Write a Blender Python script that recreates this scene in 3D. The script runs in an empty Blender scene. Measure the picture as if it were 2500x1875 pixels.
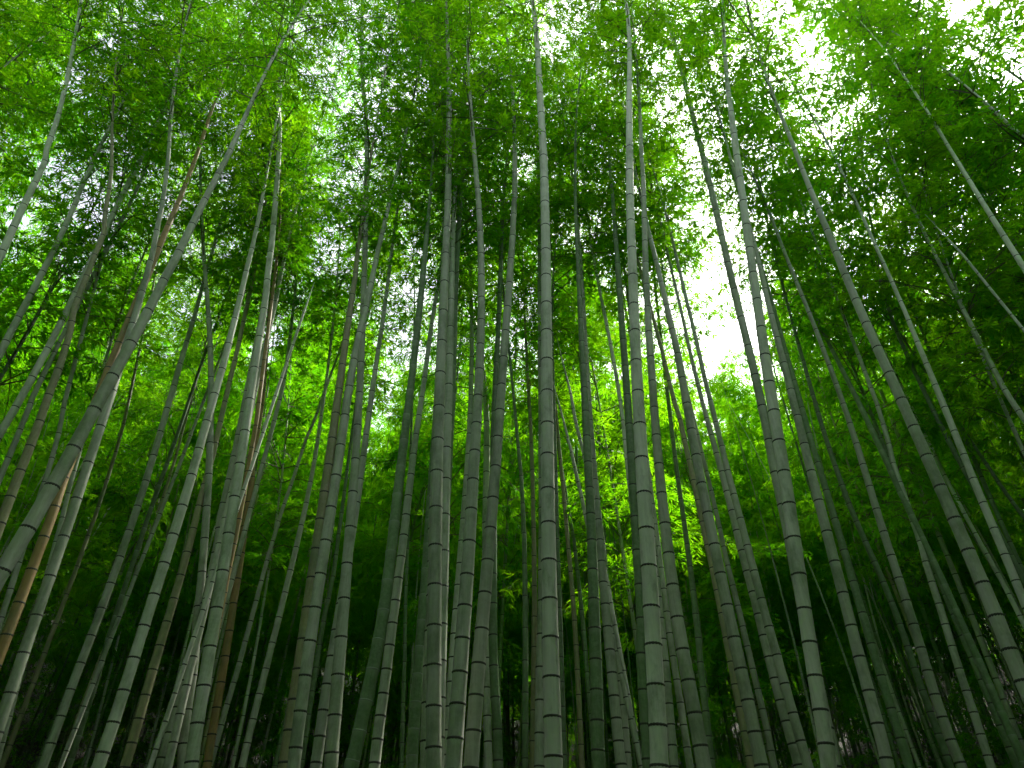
import bpy, math, random
import numpy as np

# ------------------------------------------------------------------ camera, sky, sun, exposure
SC = bpy.context.scene
F = 1733.0                      # focal length in photo pixels (photo 2500 x 1875)
PITCH = math.radians(38.6)
CAMZ = 1.5
cam = bpy.data.cameras.new('camera')
cam.sensor_width = 36.0
cam.lens = F / 2500.0 * 36.0
cam.clip_start = .05
cam.clip_end = 3000
cam_o = bpy.data.objects.new('camera', cam)
SC.collection.objects.link(cam_o)
cam_o.location = (0, 0, CAMZ)
cam_o.rotation_euler = (math.pi / 2 + PITCH, 0, 0)
SC.camera = cam_o

SUN_AZ, SUN_EL = math.radians(42), math.radians(53)      # azimuth clockwise from +Y
world = bpy.data.worlds.new('World')
SC.world = world
world.use_nodes = True
wn = world.node_tree.nodes
wl = world.node_tree.links
wn.clear()
sky = wn.new('ShaderNodeTexSky')
sky.sky_type = 'NISHITA'
sky.sun_disc = False
sky.sun_elevation = SUN_EL
sky.sun_rotation = SUN_AZ
sky.air_density = 1.0
sky.dust_density = 4.0
sky.ozone_density = 1.0
hs = wn.new('ShaderNodeHueSaturation')                   # bright veiled sky, nearly white
hs.inputs['Saturation'].default_value = .3
bg = wn.new('ShaderNodeBackground')
bg.inputs['Strength'].default_value = .15
wo = wn.new('ShaderNodeOutputWorld')
wl.new(sky.outputs[0], hs.inputs['Color'])
wl.new(hs.outputs[0], bg.inputs['Color'])
wl.new(bg.outputs[0], wo.inputs['Surface'])

sun = bpy.data.lights.new('sun', 'SUN')
sun.energy = 4.0
sun.angle = math.radians(2.0)
sun.color = (1, .95, .84)
sun_o = bpy.data.objects.new('sun', sun)
SC.collection.objects.link(sun_o)
sun_o.rotation_euler = (math.pi / 2 - SUN_EL, 0, math.pi - SUN_AZ)

SC.view_settings.view_transform = 'Standard'
SC.view_settings.look = 'None'
SC.view_settings.gamma = 1
SC.view_settings.exposure = 1.65
SC.cycles.max_bounces = 7
SC.cycles.diffuse_bounces = 6
SC.cycles.transmission_bounces = 6
SC.cycles.glossy_bounces = 2
SC.cycles.transparent_max_bounces = 4
SC.cycles.use_denoising = True
SC.cycles.use_adaptive_sampling = True
SC.cycles.adaptive_threshold = .03
SC.cycles.caustics_reflective = False
SC.cycles.caustics_refractive = False
SC.cycles.sample_clamp_indirect = 6
SC.render.threads_mode = 'AUTO'

rng = np.random.default_rng(7)
random.seed(7)
COL = SC.collection
# (colour, base diameter m, [(y,x) photo pixels along the culm], [(y,width px)], label)
CULMS=[
('g',.115,[(1760,2),(1575,73),(1275,175),(975,270),(750,332),(620,366),(560,385),(501,398),(445,407),(375,417),(302,419),(211,415),(177,412)],[(1575,32),(1275,30),(975,24),(445,11)],'mottled green bamboo culm behind the strongly leaning culm at the left edge'),
('g',.125,[(1400,2),(1275,80),(1126,162),(975,247),(884,296),(813,334),(745,368),(675,405),(622,432),(511,490),(460,513),(411,541),(375,560),(241,618),(170,649)],[(1275,43),(975,34),(675,22),(375,14),(188,8)],'thick green bamboo culm leaning hardest to the right at the left edge'),
('o',.115,[(1575,8),(1275,113),(1165,160),(940,245),(879,273),(818,302),(760,324),(701,349),(645,371),(590,396),(486,437),(439,458),(390,477),(347,492),(302,507),(260,518),(196,535),(124,549)],[(1275,28),(701,20),(390,11),(124,6)],'brown orange bamboo culm crossing behind the strongly leaning green culm'),
('g',.12,[(614,6),(556,32),(499,58),(445,87),(392,109),(375,118),(300,144),(210,170),(100,187),(0,185)],[(556,21),(375,15),(0,8)],'grey-green culm in the top left corner curving upright towards the sky'),
('g',.11,[(856,4),(814,24),(750,58),(692,90),(635,121),(580,145),(528,172),(484,188),(431,213),(383,230),(317,256)],[(692,18),(431,11)],'green culm with bulging nodes at the left edge below the top corner culm'),
('g',.11,[(1058,0),(1003,33),(924,80),(843,122),(773,155),(701,194),(635,226),(575,248),(533,272),(492,290),(447,313),(416,332),(379,350),(326,372),(279,394),(234,417),(188,440),(117,473)],[(924,20),(701,18),(492,14),(326,11),(147,5)],'long straight green culm running from the left edge towards the upper middle'),
('g',.09,[(1145,9),(1096,31),(1047,50),(998,70),(972,77),(892,117),(822,151),(756,184),(694,217),(635,248),(580,276),(528,303),(484,324),(439,345),(405,362),(302,404)],[(1047,16),(822,13),(528,10)],'slim green culm running parallel beside the long straight culm at left'),
('b',.115,[(1273,3),(1196,32),(1115,64),(1033,95),(975,118),(886,149),(816,171),(756,190),(564,247),(520,256),(469,266),(424,273),(379,277),(324,278),(253,273),(211,264),(177,251),(140,234),(109,211)],[(1115,26),(886,20),(564,13),(324,8),(140,5)],'brownish bamboo culm at the left edge whose thin top bends back to the left'),
('g',.08,[(1212,97),(1154,117),(1098,134),(1043,149),(990,159),(900,180),(800,205)],[(1098,14)],'slim green culm between the brownish culm and the strongly leaning culm at left'),
('g',.08,[(1400,116),(1275,148),(1190,168),(1100,195)],[(1275,14)],'slim dark green culm showing between the brown orange culm and the mottled culm'),
('g',.11,[(1865,107),(1792,134),(1724,158),(1650,185),(1575,213),(1508,241),(1440,266),(1374,288),(1309,311),(1245,334),(1184,354),(1126,371),(1067,388),(1011,405),(956,420),(905,435),(856,449),(811,462),(767,477),(730,488),(661,509),(537,539),(492,547)],[(1575,23),(1275,21),(956,16),(730,10)],'straight evenly leaning green culm standing alone over the dark lower left'),
('d',.08,[(1824,183),(1650,238),(1592,255),(1533,272),(1477,290),(1420,309),(1364,328),(1309,346),(1253,364),(1200,383),(1149,402),(1099,419),(1054,436),(1009,451),(975,462)],[(1200,12)],'dark slim culm with pale whitish nodes at lower left'),
('t',.07,[(1846,157),(1733,197),(1598,245),(1546,277),(1488,299),(1437,318),(1386,337),(1339,358),(1275,381),(1201,407),(1099,430),(1054,445)],[(1437,11)],'thin tan culm leaning beside the dark culm with pale nodes'),
('g',.06,[(1231,400),(1186,417),(1148,434),(1080,458),(1016,483)],[(1148,9)],'thin green stem crossing the thin tan culm at left'),
('g',.12,[(1869,241),(1792,268),(1711,296),(1630,320),(1549,345),(1470,371),(1392,396),(1315,420),(1241,445),(1165,468),(1094,488),(1013,507),(956,527),(892,545),(830,562),(769,575),(713,590),(665,601),(605,615),(556,628),(507,637),(462,645),(375,654)],[(1869,36),(1575,30),(1275,27),(956,20),(713,14),(400,7)],'thick leaning grey-green culm left of the tan olive culm'),
('g',.105,[(1873,445),(1824,449),(1726,456),(1624,473),(1575,478),(1525,483),(1429,492),(1337,498),(1248,506),(1160,510),(1077,514),(1000,515),(924,517),(854,514),(788,510),(726,505),(675,502),(616,496),(548,483)],[(1525,22),(1275,20),(975,16),(726,11)],'upright green culm that bends left at its top among leaning culms'),
('g',.11,[(1873,390),(1831,403),(1763,426),(1698,443),(1632,456),(1503,499),(1437,509),(1376,522),(1313,535),(1275,541),(1100,575)],[(1763,26),(1376,23)],'shaded green culm half hidden left of the glossy leaning culm'),
('g',.125,[(1873,467),(1801,477),(1688,496),(1578,513),(1470,532),(1364,549),(1263,566),(1165,581),(1071,596),(983,609),(897,622),(815,635),(733,649),(669,657),(582,664),(511,671),(443,677),(377,682),(313,684),(256,686),(151,688),(75,682),(0,671)],[(1873,36),(1575,33),(1275,29),(975,21),(675,16),(377,12),(0,7)],'glossy thick green culm with blotched base next to the orange culm'),
('t',.11,[(1873,305),(1818,321),(1753,341),(1689,356),(1624,377),(1562,394),(1497,415),(1436,432),(1376,451),(1318,466),(1263,479),(1209,492),(1107,522),(1054,532),(1005,543),(960,554),(914,564),(873,575),(837,584),(799,594),(732,605),(675,618)],[(1575,24),(1275,18),(975,13),(732,10)],'olive tan bamboo culm leaning right in the left third'),
('o',.105,[(1873,505),(1826,512),(1760,524),(1692,535),(1624,547),(1556,558),(1492,567),(1428,577),(1365,587),(1305,597),(1190,612),(1137,622),(975,639),(894,647),(815,653),(760,657)],[(1873,23),(1575,22),(1275,20),(894,11)],'bright orange brown culm standing right behind the glossy green culm'),
('o',.075,[(1400,556),(1273,582),(1197,596),(1126,610),(1035,626),(975,633)],[(1200,14)],'slim brown culm pressed between the glossy green and the orange culm'),
('p',.085,[(975,618),(930,630),(848,645),(752,669),(711,679),(673,685),(631,694),(594,701),(545,709)],[(711,11),(594,8)],'pale whitish upper culm rising right of the glossy green culm'),
('g',.075,[(1163,633),(1088,655),(975,683),(946,690),(890,705),(803,718),(675,724)],[(946,10)],'slim green culm behind the orange culm fading into bright leaves'),
('p',.05,[(826,720),(780,735),(739,750)],[(780,7)],'short pale dead stem against the bright leaves at left of centre'),
('g',.09,[(1873,590),(1826,600),(1767,616),(1709,628),(1648,647),(1575,663),(1525,677),(1465,692),(1405,705),(1347,722),(1275,737),(1235,747),(1180,758),(1130,767),(1084,775),(1028,784),(935,797),(852,807),(765,816),(700,822)],[(1575,17),(1275,13),(975,8)],'slim shaded green culm standing in the gap left of the blotched culm'),
('g',.075,[(1775,539),(1726,551),(1684,566),(1635,581),(1562,600),(1505,615),(1460,628),(1415,639),(1365,652),(1316,667),(1262,683),(1216,698),(1175,713),(1115,733),(1062,750),(1035,764)],[(1600,14),(1300,10)],'slim green culm leaning right just right of the orange culm'),
('b',.11,[(1452,756),(1381,766),(1311,777),(1241,787),(1173,797),(1106,807),(1039,815),(975,825),(914,833),(855,841),(799,848),(745,857),(675,867),(646,871),(599,876),(533,882),(480,886)],[(1173,24),(975,20),(675,13),(533,8)],'brown olive culm behind the blotched green culm left of centre'),
('g',.125,[(1873,715),(1791,724),(1696,737),(1603,750),(1513,764),(1426,778),(1343,790),(1263,806),(1185,816),(1111,829),(1039,840),(975,846),(905,859),(839,870),(790,883),(750,896),(675,909),(616,921),(569,933),(522,944),(476,955),(433,967),(379,976),(287,999),(226,1014),(185,1023)],[(1873,38),(1575,34),(1275,28),(975,21),(616,12),(433,8)],'blotched green culm that crosses behind its straight neighbour and bends right'),
('g',.125,[(1873,808),(1823,812),(1738,818),(1655,825),(1573,832),(1490,838),(1407,845),(1323,852),(1239,859),(1153,866),(1066,872),(979,878),(894,881),(809,885),(730,888),(654,890),(584,892),(513,894),(445,895),(375,895),(322,896),(264,895),(207,893),(98,884),(34,873)],[(1873,36),(1655,33),(1323,26),(1066,20),(675,14),(375,12),(34,8)],'smooth pale green culm with thick dark rings left of centre'),
('g',.11,[(1873,771),(1802,780),(1735,790),(1667,799),(1600,809),(1400,846),(1216,874),(1158,881),(1101,888),(1047,897),(975,905),(943,910),(894,918),(847,925),(758,938),(675,950),(612,956)],[(1735,28),(1101,16),(847,11)],'green culm passing behind the pale dark-ringed culm left of centre'),
('d',.075,[(1705,760),(1616,775),(1562,780),(1507,790),(1456,803),(1407,815),(1350,826),(1190,842)],[(1562,13)],'slim dark culm between the blotched culm and the pale dark-ringed culm'),
('d',.08,[(1869,673),(1826,681),(1779,694),(1730,705),(1682,716),(1632,726),(1575,737),(1400,770)],[(1730,13)],'slim shaded culm tucked close left of the blotched culm base'),
('d',.12,[(1873,857),(1837,865),(1762,882),(1688,899),(1616,914),(1541,930),(1469,943),(1332,957),(1275,963),(1205,971),(1147,978),(1032,990),(975,1001),(901,1008),(828,1016),(750,1025),(675,1034),(563,1042),(481,1050)],[(1575,32),(1275,27),(975,19),(675,15),(500,8)],'deep green young culm without dark rings left of the slim banded culm'),
('g',.11,[(1873,914),(1831,918),(1773,925),(1716,933),(1655,942),(1596,948),(1536,957),(1479,964),(1420,971),(1364,979),(1311,986),(1258,991),(1206,998),(1156,1003),(1106,1010),(1058,1016),(1011,1023),(967,1030),(923,1037),(880,1042),(839,1047),(801,1052),(764,1057),(724,1063),(640,1078)],[(1575,25),(1275,20),(975,13),(764,10)],'slim closely ringed culm just right of the deep green culm'),
('d',.06,[(1720,984),(1605,988),(1531,989),(1456,991),(1356,994),(1275,997)],[(1456,9)],'very slim dark stem close behind the slim closely ringed culm'),
('g',.125,[(1873,1059),(1773,1059),(1654,1059),(1540,1060),(1428,1062),(1322,1063),(1219,1065),(1122,1067),(1026,1070),(936,1074),(850,1078),(768,1082),(690,1085),(616,1089),(545,1092),(475,1094),(409,1096),(343,1096),(283,1097),(222,1097),(162,1096),(113,1094),(64,1091),(0,1087)],[(1873,40),(1575,38),(1275,33),(975,27),(675,20),(409,15),(283,13),(0,7)],'thick upright culm with green stained base, the straighter of a crossing pair'),
('g',.12,[(1873,1040),(1665,1047),(1400,1056),(1275,1060),(975,1073),(675,1086),(475,1087),(375,1083),(332,1081),(273,1077),(215,1070),(162,1061),(75,1052),(19,1037)],[(1700,30),(332,13),(75,8)],'culm hidden behind the thick upright culm whose top splits off to the left'),
('g',.115,[(1565,1077),(1460,1081),(1356,1084),(1263,1086),(1169,1088),(1081,1091),(990,1094),(905,1097),(824,1099),(747,1101),(675,1103),(600,1105)],[(1081,22),(747,16)],'grey-green culm showing close right of the thick upright stained culm'),
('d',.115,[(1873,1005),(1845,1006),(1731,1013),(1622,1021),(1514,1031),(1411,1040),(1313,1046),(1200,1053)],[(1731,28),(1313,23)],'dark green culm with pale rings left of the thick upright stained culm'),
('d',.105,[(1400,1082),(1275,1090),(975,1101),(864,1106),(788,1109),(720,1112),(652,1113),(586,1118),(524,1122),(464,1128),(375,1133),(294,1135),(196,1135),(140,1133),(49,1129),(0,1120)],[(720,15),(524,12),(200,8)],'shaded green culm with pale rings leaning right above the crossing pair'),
('g',.11,[(1863,1193),(1803,1193),(1684,1190),(1450,1183),(1282,1182),(1175,1188),(1118,1190),(1059,1189),(1003,1187),(952,1186),(901,1183),(826,1165),(788,1159),(739,1149),(690,1138),(635,1123),(556,1114)],[(1803,20),(1059,16),(739,10)],'culm between two thick culms at centre whose slim top kinks to the left'),
('g',.125,[(1869,1107),(1783,1113),(1699,1119),(1617,1124),(1534,1131),(1451,1137),(1369,1143),(1288,1148),(1208,1153),(1131,1157),(1055,1162),(983,1167),(919,1170),(852,1173),(792,1175),(732,1176),(677,1176),(623,1175),(570,1173),(522,1170),(475,1168),(432,1164),(375,1159),(320,1153),(260,1150)],[(1869,42),(1575,37),(1275,30),(975,23),(675,17),(375,11)],'thick grey-green culm left of its twin, arching left towards the top'),
('g',.105,[(1782,1093),(1722,1098),(1664,1102),(1605,1105),(1546,1110),(1488,1114),(1428,1119),(1368,1124),(1313,1128),(1255,1133),(1200,1137),(1145,1141),(1094,1144),(1041,1147),(990,1149),(945,1150),(897,1152),(790,1154)],[(1546,20),(1145,15),(897,11)],'slimmer culm half hidden left of the thick arching culm at centre'),
('g',.125,[(1873,1150),(1793,1154),(1708,1161),(1623,1168),(1540,1176),(1457,1183),(1375,1190),(1294,1197),(1217,1204),(1141,1210),(1067,1216),(998,1221),(928,1225),(860,1230),(796,1236),(734,1240),(675,1245),(620,1249),(567,1252),(514,1255),(465,1257),(375,1258),(298,1257),(226,1252),(170,1244)],[(1873,39),(1575,34),(1275,28),(975,22),(675,17),(375,11),(170,7)],'thick culm leaning right left of the central culm, right one of a V pair'),
('d',.1,[(1775,1214),(1718,1210),(1660,1206),(1601,1204),(1541,1203),(1480,1204),(1418,1206),(1200,1204),(1050,1203),(1013,1205),(920,1211),(862,1214),(803,1216),(747,1219),(654,1223),(601,1225),(526,1226),(454,1229)],[(1601,22),(803,12),(526,9)],'dark mossy culm behind the right culm of the V pair'),
('d',.07,[(1835,1282),(1748,1282),(1660,1283),(1575,1283),(1487,1282),(1405,1282),(1322,1281),(1246,1278),(1160,1272),(1111,1268),(1050,1263),(975,1253),(920,1249)],[(1575,14),(1275,11),(975,7)],'slim green culm standing free in the dark gap left of the central culm'),
('b',.075,[(1869,1300),(1756,1302),(1643,1304),(1524,1305),(1467,1305),(1356,1304),(1246,1302),(1145,1300),(1099,1298),(1009,1295),(975,1291),(909,1287),(856,1282)],[(1700,15),(1400,12),(975,8)],'slim brown olive culm just left of the central culm'),
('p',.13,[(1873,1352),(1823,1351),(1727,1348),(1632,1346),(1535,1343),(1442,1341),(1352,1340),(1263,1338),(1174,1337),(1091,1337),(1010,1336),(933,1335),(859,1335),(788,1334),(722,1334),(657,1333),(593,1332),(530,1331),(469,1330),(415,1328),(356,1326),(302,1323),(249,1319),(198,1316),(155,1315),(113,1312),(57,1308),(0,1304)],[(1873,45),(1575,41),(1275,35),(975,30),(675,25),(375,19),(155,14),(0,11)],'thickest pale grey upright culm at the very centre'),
('g',.11,[(1873,1317),(1635,1320),(1500,1322),(1275,1324),(975,1323),(750,1320),(639,1318),(545,1317),(450,1315),(375,1314),(300,1313)],[(1700,24),(450,9)],'slim upright culm close behind the thickest central culm'),
('d',.06,[(1700,1373),(1575,1369),(1390,1363),(1275,1359),(1100,1354),(900,1350)],[(1390,11)],'thin dark green stem close right of the thickest central culm'),
('g',.055,[(1262,1430),(1209,1419),(1160,1408),(1103,1395),(1050,1383),(994,1368),(940,1352)],[(1160,9)],'thin green stem leaning left into the central culm'),
('b',.07,[(1839,1419),(1764,1416),(1681,1412),(1613,1408),(1562,1406),(1501,1402),(1441,1397),(1388,1393),(1332,1387),(1254,1380),(1194,1375),(1145,1370),(1099,1366)],[(1501,12)],'thin brown stem leaning left in the gap right of the central culm'),
('d',.065,[(1677,1436),(1628,1432),(1583,1429),(1546,1425),(1501,1421),(1448,1417),(1392,1410),(1320,1402),(1275,1395),(1194,1381),(1100,1364)],[(1448,10)],'thin dark green stem right of the thin brown leaning stem'),
('p',.055,[(1200,1440),(1111,1426),(1073,1417),(1032,1406),(958,1393),(916,1381),(875,1372)],[(1000,8)],'thin pale stem leaning left in front of green leaves right of centre'),
('d',.12,[(1873,1461),(1784,1459),(1715,1457),(1639,1455),(1568,1453),(1493,1450),(1420,1448),(1350,1446),(1275,1443),(1220,1441),(1158,1437),(1092,1433),(1032,1431),(969,1428),(913,1425),(856,1422),(803,1418),(749,1416),(701,1415),(654,1411),(601,1408),(526,1405),(454,1403),(375,1402),(271,1404)],[(1575,30),(1275,23),(975,18),(675,11),(450,7)],'dark stained upright culm right of centre with a slim knotted top'),
('g',.11,[(1873,1517),(1833,1512),(1780,1506),(1727,1501),(1672,1497),(1616,1491),(1562,1486),(1507,1480),(1451,1475),(1396,1470),(1343,1466),(1290,1462),(1238,1458),(1187,1454),(1138,1450),(1090,1446),(1043,1442),(975,1437),(850,1429),(700,1422)],[(1575,24),(1275,17),(975,12)],'closely ringed grey-green culm right behind the dark stained culm'),
('g',.1,[(1835,1530),(1790,1527),(1739,1523),(1694,1517),(1643,1512),(1575,1503),(1504,1494),(1459,1488),(1414,1482),(1300,1468)],[(1739,19),(1504,15)],'slim culm half hidden right of the closely ringed culm'),
('p',.07,[(1380,1556),(1275,1545),(1084,1529),(1043,1523),(994,1517),(946,1510),(902,1502),(858,1494),(814,1485),(775,1478),(733,1470),(661,1455),(609,1444),(563,1432)],[(858,9),(661,7)],'slim pale culm arching left between the dark stained and the dark ringed culm'),
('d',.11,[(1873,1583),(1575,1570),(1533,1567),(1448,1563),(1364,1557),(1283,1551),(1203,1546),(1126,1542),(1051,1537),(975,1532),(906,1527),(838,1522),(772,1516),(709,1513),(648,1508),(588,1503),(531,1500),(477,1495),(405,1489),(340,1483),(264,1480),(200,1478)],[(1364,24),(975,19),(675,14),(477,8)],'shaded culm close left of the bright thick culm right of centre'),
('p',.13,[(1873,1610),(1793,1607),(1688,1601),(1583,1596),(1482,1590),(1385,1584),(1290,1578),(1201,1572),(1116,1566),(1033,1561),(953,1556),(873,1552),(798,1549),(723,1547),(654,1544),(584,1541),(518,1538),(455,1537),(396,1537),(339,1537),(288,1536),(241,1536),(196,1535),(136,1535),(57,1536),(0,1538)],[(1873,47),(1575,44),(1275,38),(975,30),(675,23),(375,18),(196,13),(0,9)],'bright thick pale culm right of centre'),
('g',.12,[(1873,1719),(1826,1711),(1746,1697),(1669,1681),(1588,1666),(1512,1653),(1434,1642),(1357,1632),(1281,1623),(1207,1615),(1133,1608),(1064,1601),(993,1597),(928,1592),(862,1588),(799,1583),(739,1580),(675,1577),(625,1575),(571,1574),(518,1572),(464,1569),(375,1567),(320,1566),(264,1560),(200,1555)],[(1588,34),(1275,27),(975,20),(675,16),(375,10)],'thick grey-green culm leaning left just right of the bright thick culm'),
('g',.09,[(1700,1658),(1640,1648),(1586,1641),(1535,1632),(1488,1627),(1443,1621),(1394,1614),(1345,1608)],[(1443,15)],'slim shaded culm between the bright thick culm and its right neighbour'),
('g',.1,[(1863,1645),(1805,1641),(1748,1636),(1690,1631),(1633,1626),(1500,1612),(1400,1602)],[(1748,21)],'slim culm peeking out right of the base of the bright thick culm'),
('d',.09,[(1782,1728),(1726,1722),(1669,1715),(1613,1709),(1575,1706),(1505,1699),(1448,1692),(1396,1687),(1339,1679),(1286,1671),(1201,1659),(1137,1651),(1088,1644),(1035,1638),(975,1630),(901,1624),(856,1616),(769,1606),(675,1596)],[(1575,16),(1275,12),(975,10),(700,7)],'slim dark green culm in front of the bright leaf patch right of centre'),
('g',.12,[(1873,1860),(1797,1843),(1718,1827),(1639,1811),(1562,1792),(1482,1775),(1403,1758),(1324,1744),(1250,1727),(1179,1711),(1043,1685),(975,1675),(901,1663),(845,1651),(807,1642),(750,1628),(703,1617),(654,1606),(616,1597),(575,1587),(473,1561),(413,1551)],[(1718,33),(1575,32),(1275,26),(975,21),(750,14),(500,9)],'thick matte grey culm leaning left beside the bright leaf patch'),
('t',.08,[(1700,1800),(1500,1764),(1373,1736),(1328,1726),(1273,1715),(1228,1705),(1180,1694),(1133,1684),(1084,1673),(1013,1659),(994,1651),(939,1634),(860,1617)],[(1180,14)],'slim olive brown culm close left of the thick matte grey culm'),
('g',.085,[(1858,1887),(1809,1879),(1756,1868),(1707,1855),(1654,1843),(1586,1826),(1554,1819),(1503,1807),(1454,1796),(1405,1783),(1354,1768),(1265,1753),(1216,1741),(1164,1728),(1115,1715),(1066,1704)],[(1554,16),(1150,10)],'slim green culm rising close right of the thick matte grey culm'),
('g',.1,[(1865,1971),(1805,1954),(1741,1935),(1677,1918),(1611,1900),(1545,1881),(1479,1862),(1411,1845),(1343,1828),(1262,1806),(1207,1791),(1145,1775),(1077,1758),(1020,1745),(975,1734),(956,1728),(897,1713),(837,1702),(784,1690),(731,1675),(646,1655),(594,1644),(533,1630)],[(1575,23),(1275,18),(975,12),(700,9)],'right one of two close leaning culms left of the tall bright culm'),
('g',.105,[(1850,1945),(1797,1927),(1745,1914),(1692,1900),(1637,1886),(1584,1871),(1531,1858),(1480,1848),(1430,1834),(1381,1820),(1332,1807),(1275,1794),(1235,1785),(1192,1773),(1145,1761),(1098,1747),(1054,1733),(1009,1723),(973,1712),(924,1700),(882,1690),(841,1680),(799,1671),(750,1664),(639,1636),(579,1617)],[(1575,23),(1275,20),(975,11),(750,8)],'left one of two close leaning culms left of the tall bright culm'),
('g',.12,[(1575,1977),(1400,1948),(1275,1918),(1126,1887),(1058,1875),(969,1856),(894,1839),(815,1819),(737,1799),(663,1781),(590,1765),(518,1749),(449,1733),(379,1717),(320,1700),(271,1688),(226,1678),(189,1670),(151,1659),(98,1644),(45,1632),(0,1621)],[(1058,23),(675,18),(375,14),(0,9)],'pale tall culm that passes behind the tall bright culm and leans left'),
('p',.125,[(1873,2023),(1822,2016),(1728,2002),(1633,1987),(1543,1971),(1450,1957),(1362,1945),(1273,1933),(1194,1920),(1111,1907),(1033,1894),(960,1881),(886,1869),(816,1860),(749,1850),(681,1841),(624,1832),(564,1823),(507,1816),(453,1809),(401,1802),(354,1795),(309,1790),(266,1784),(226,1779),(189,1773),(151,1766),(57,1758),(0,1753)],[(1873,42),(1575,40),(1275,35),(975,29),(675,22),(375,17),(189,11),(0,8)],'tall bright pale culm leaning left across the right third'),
('g',.115,[(1873,2168),(1816,2156),(1739,2135),(1662,2113),(1580,2090),(1505,2073),(1428,2052),(1352,2032),(1279,2013),(1201,1993),(1128,1973),(1058,1956),(973,1937),(920,1922),(854,1904),(792,1889),(731,1873),(686,1862),(586,1836),(386,1785),(302,1764)],[(1575,30),(1275,26),(975,19),(675,12),(386,7)],'grey-green culm leaning left right of the tall bright culm'),
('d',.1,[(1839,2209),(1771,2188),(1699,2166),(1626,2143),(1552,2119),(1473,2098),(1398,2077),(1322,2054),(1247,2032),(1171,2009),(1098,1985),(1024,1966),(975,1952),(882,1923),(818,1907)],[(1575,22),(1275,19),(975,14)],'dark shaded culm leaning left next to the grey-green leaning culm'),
('d',.085,[(1656,2241),(1613,2225),(1548,2207),(1501,2189),(1454,2171),(1409,2152),(1365,2132),(1318,2111),(1269,2088),(1216,2066),(1152,2043),(1111,2030),(1062,2013),(1013,1999),(975,1986),(900,1965),(800,1938)],[(1275,15),(975,11)],'slim dark culm leaning left before the yellow leaves at right'),
('g',.11,[(1873,2348),(1828,2328),(1775,2307),(1715,2287),(1658,2270),(1600,2253),(1543,2236),(1486,2219),(1430,2200),(1373,2181),(1318,2163),(1263,2145),(1209,2129),(1152,2113),(1103,2097),(1054,2082),(1005,2065),(965,2052),(916,2034),(867,2015),(799,1990),(739,1968),(640,1925)],[(1575,26),(1275,20),(975,14),(800,11)],'closely ringed green culm leaning left in the lower right'),
('d',.1,[(1722,2437),(1611,2388),(1554,2362),(1497,2336),(1441,2311),(1384,2287),(1330,2262),(1247,2217),(1194,2194),(1141,2171),(1096,2151),(1043,2127),(975,2092),(920,2064),(867,2040),(811,2010),(758,1983)],[(1384,19),(1043,15),(811,9)],'dark culm with pale rings leaning steeply left at lower right'),
('g',.1,[(1754,2382),(1699,2363),(1647,2345),(1594,2329),(1541,2313),(1488,2297),(1435,2280),(1384,2262),(1332,2245),(1131,2184),(1084,2171),(1033,2154),(986,2145),(900,2108),(826,2080)],[(1400,19),(1084,13)],'slim grey culm leaning left at right between dark ringed stems'),
('g',.13,[(1596,2468),(1511,2436),(1428,2400),(1345,2364),(1265,2328),(1184,2294),(1111,2260),(1037,2228),(969,2197),(901,2166),(841,2137),(777,2109),(720,2083),(663,2060),(609,2038),(554,2017),(505,1996),(456,1975),(409,1956),(354,1937),(320,1922),(253,1896),(211,1877),(143,1854)],[(1511,42),(1275,35),(975,28),(675,20),(375,11),(143,6)],'thick culm leaning strongly left from the right edge'),
('p',.1,[(1439,2488),(1371,2460),(1307,2433),(1245,2406),(1180,2381),(1122,2357),(1064,2333),(1007,2312),(950,2288),(909,2269),(852,2247),(799,2225),(765,2212),(716,2190),(675,2171),(579,2128),(515,2100)],[(1275,22),(975,17),(750,11)],'pale leafy-topped culm leaning left near the right edge'),
('d',.09,[(1400,2490),(1275,2425),(1171,2368),(1103,2326),(1013,2284),(931,2245),(875,2216),(792,2179),(735,2156),(658,2148),(620,2140),(560,2128),(480,2113),(430,2106),(375,2095),(264,2088),(200,2088),(38,2098)],[(1103,14),(658,8),(375,6)],'dark slim culm whose blackish top stands upright among bright leaves at right'),
('p',.075,[(1501,2488),(1448,2462),(1407,2440),(1365,2417),(1324,2394),(1262,2358),(1209,2330),(1167,2308),(1107,2281)],[(1324,12)],'thin pale culm leaning left under the thick culm at the right edge'),
('d',.07,[(1250,2490),(1220,2469),(1182,2440),(1141,2413),(1100,2386)],[(1182,11)],'thin dark culm near the right edge below the sky-lit leaves'),
('g',.09,[(1020,2498),(975,2463),(946,2449),(897,2424),(850,2400)],[(946,15)],'dark short stretch of culm at the right edge among leaves'),
('p',.1,[(646,2495),(579,2452),(503,2403),(431,2360),(350,2310),(271,2263),(207,2228)],[(579,15),(350,9)],'pale culm half hidden by leaves in the upper right corner'),
('p',.05,[(720,2430),(624,2350),(571,2303)],[(624,7)],'short pale thin stem slanting through dark leaves at right'),
('b',.075,[(1554,124),(1501,143),(1475,156),(1399,182),(1339,204),(1250,236),(1186,259),(1118,277),(1050,302),(975,321),(880,335)],[(1250,11)],'thin brown culm leaning right in the dark gap right of the mottled culm'),
]

# ------------------------------------------------------------------ photo geometry helpers
cP, sP = math.cos(PITCH), math.sin(PITCH)

def ray(x, y):
    """direction of a photo pixel, scaled to unit depth"""
    cx = (x - 1250) / F
    cy = (937.5 - y) / F
    return np.array([cx, cP - cy * sP, sP + cy * cP])

def project(p):
    x, y, z = p[0], p[1], p[2] - CAMZ
    d = y * cP + z * sP
    if d < .05:
        return None
    v = -y * sP + z * cP
    return 1250 + F * x / d, 937.5 - F * v / d, d

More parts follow.
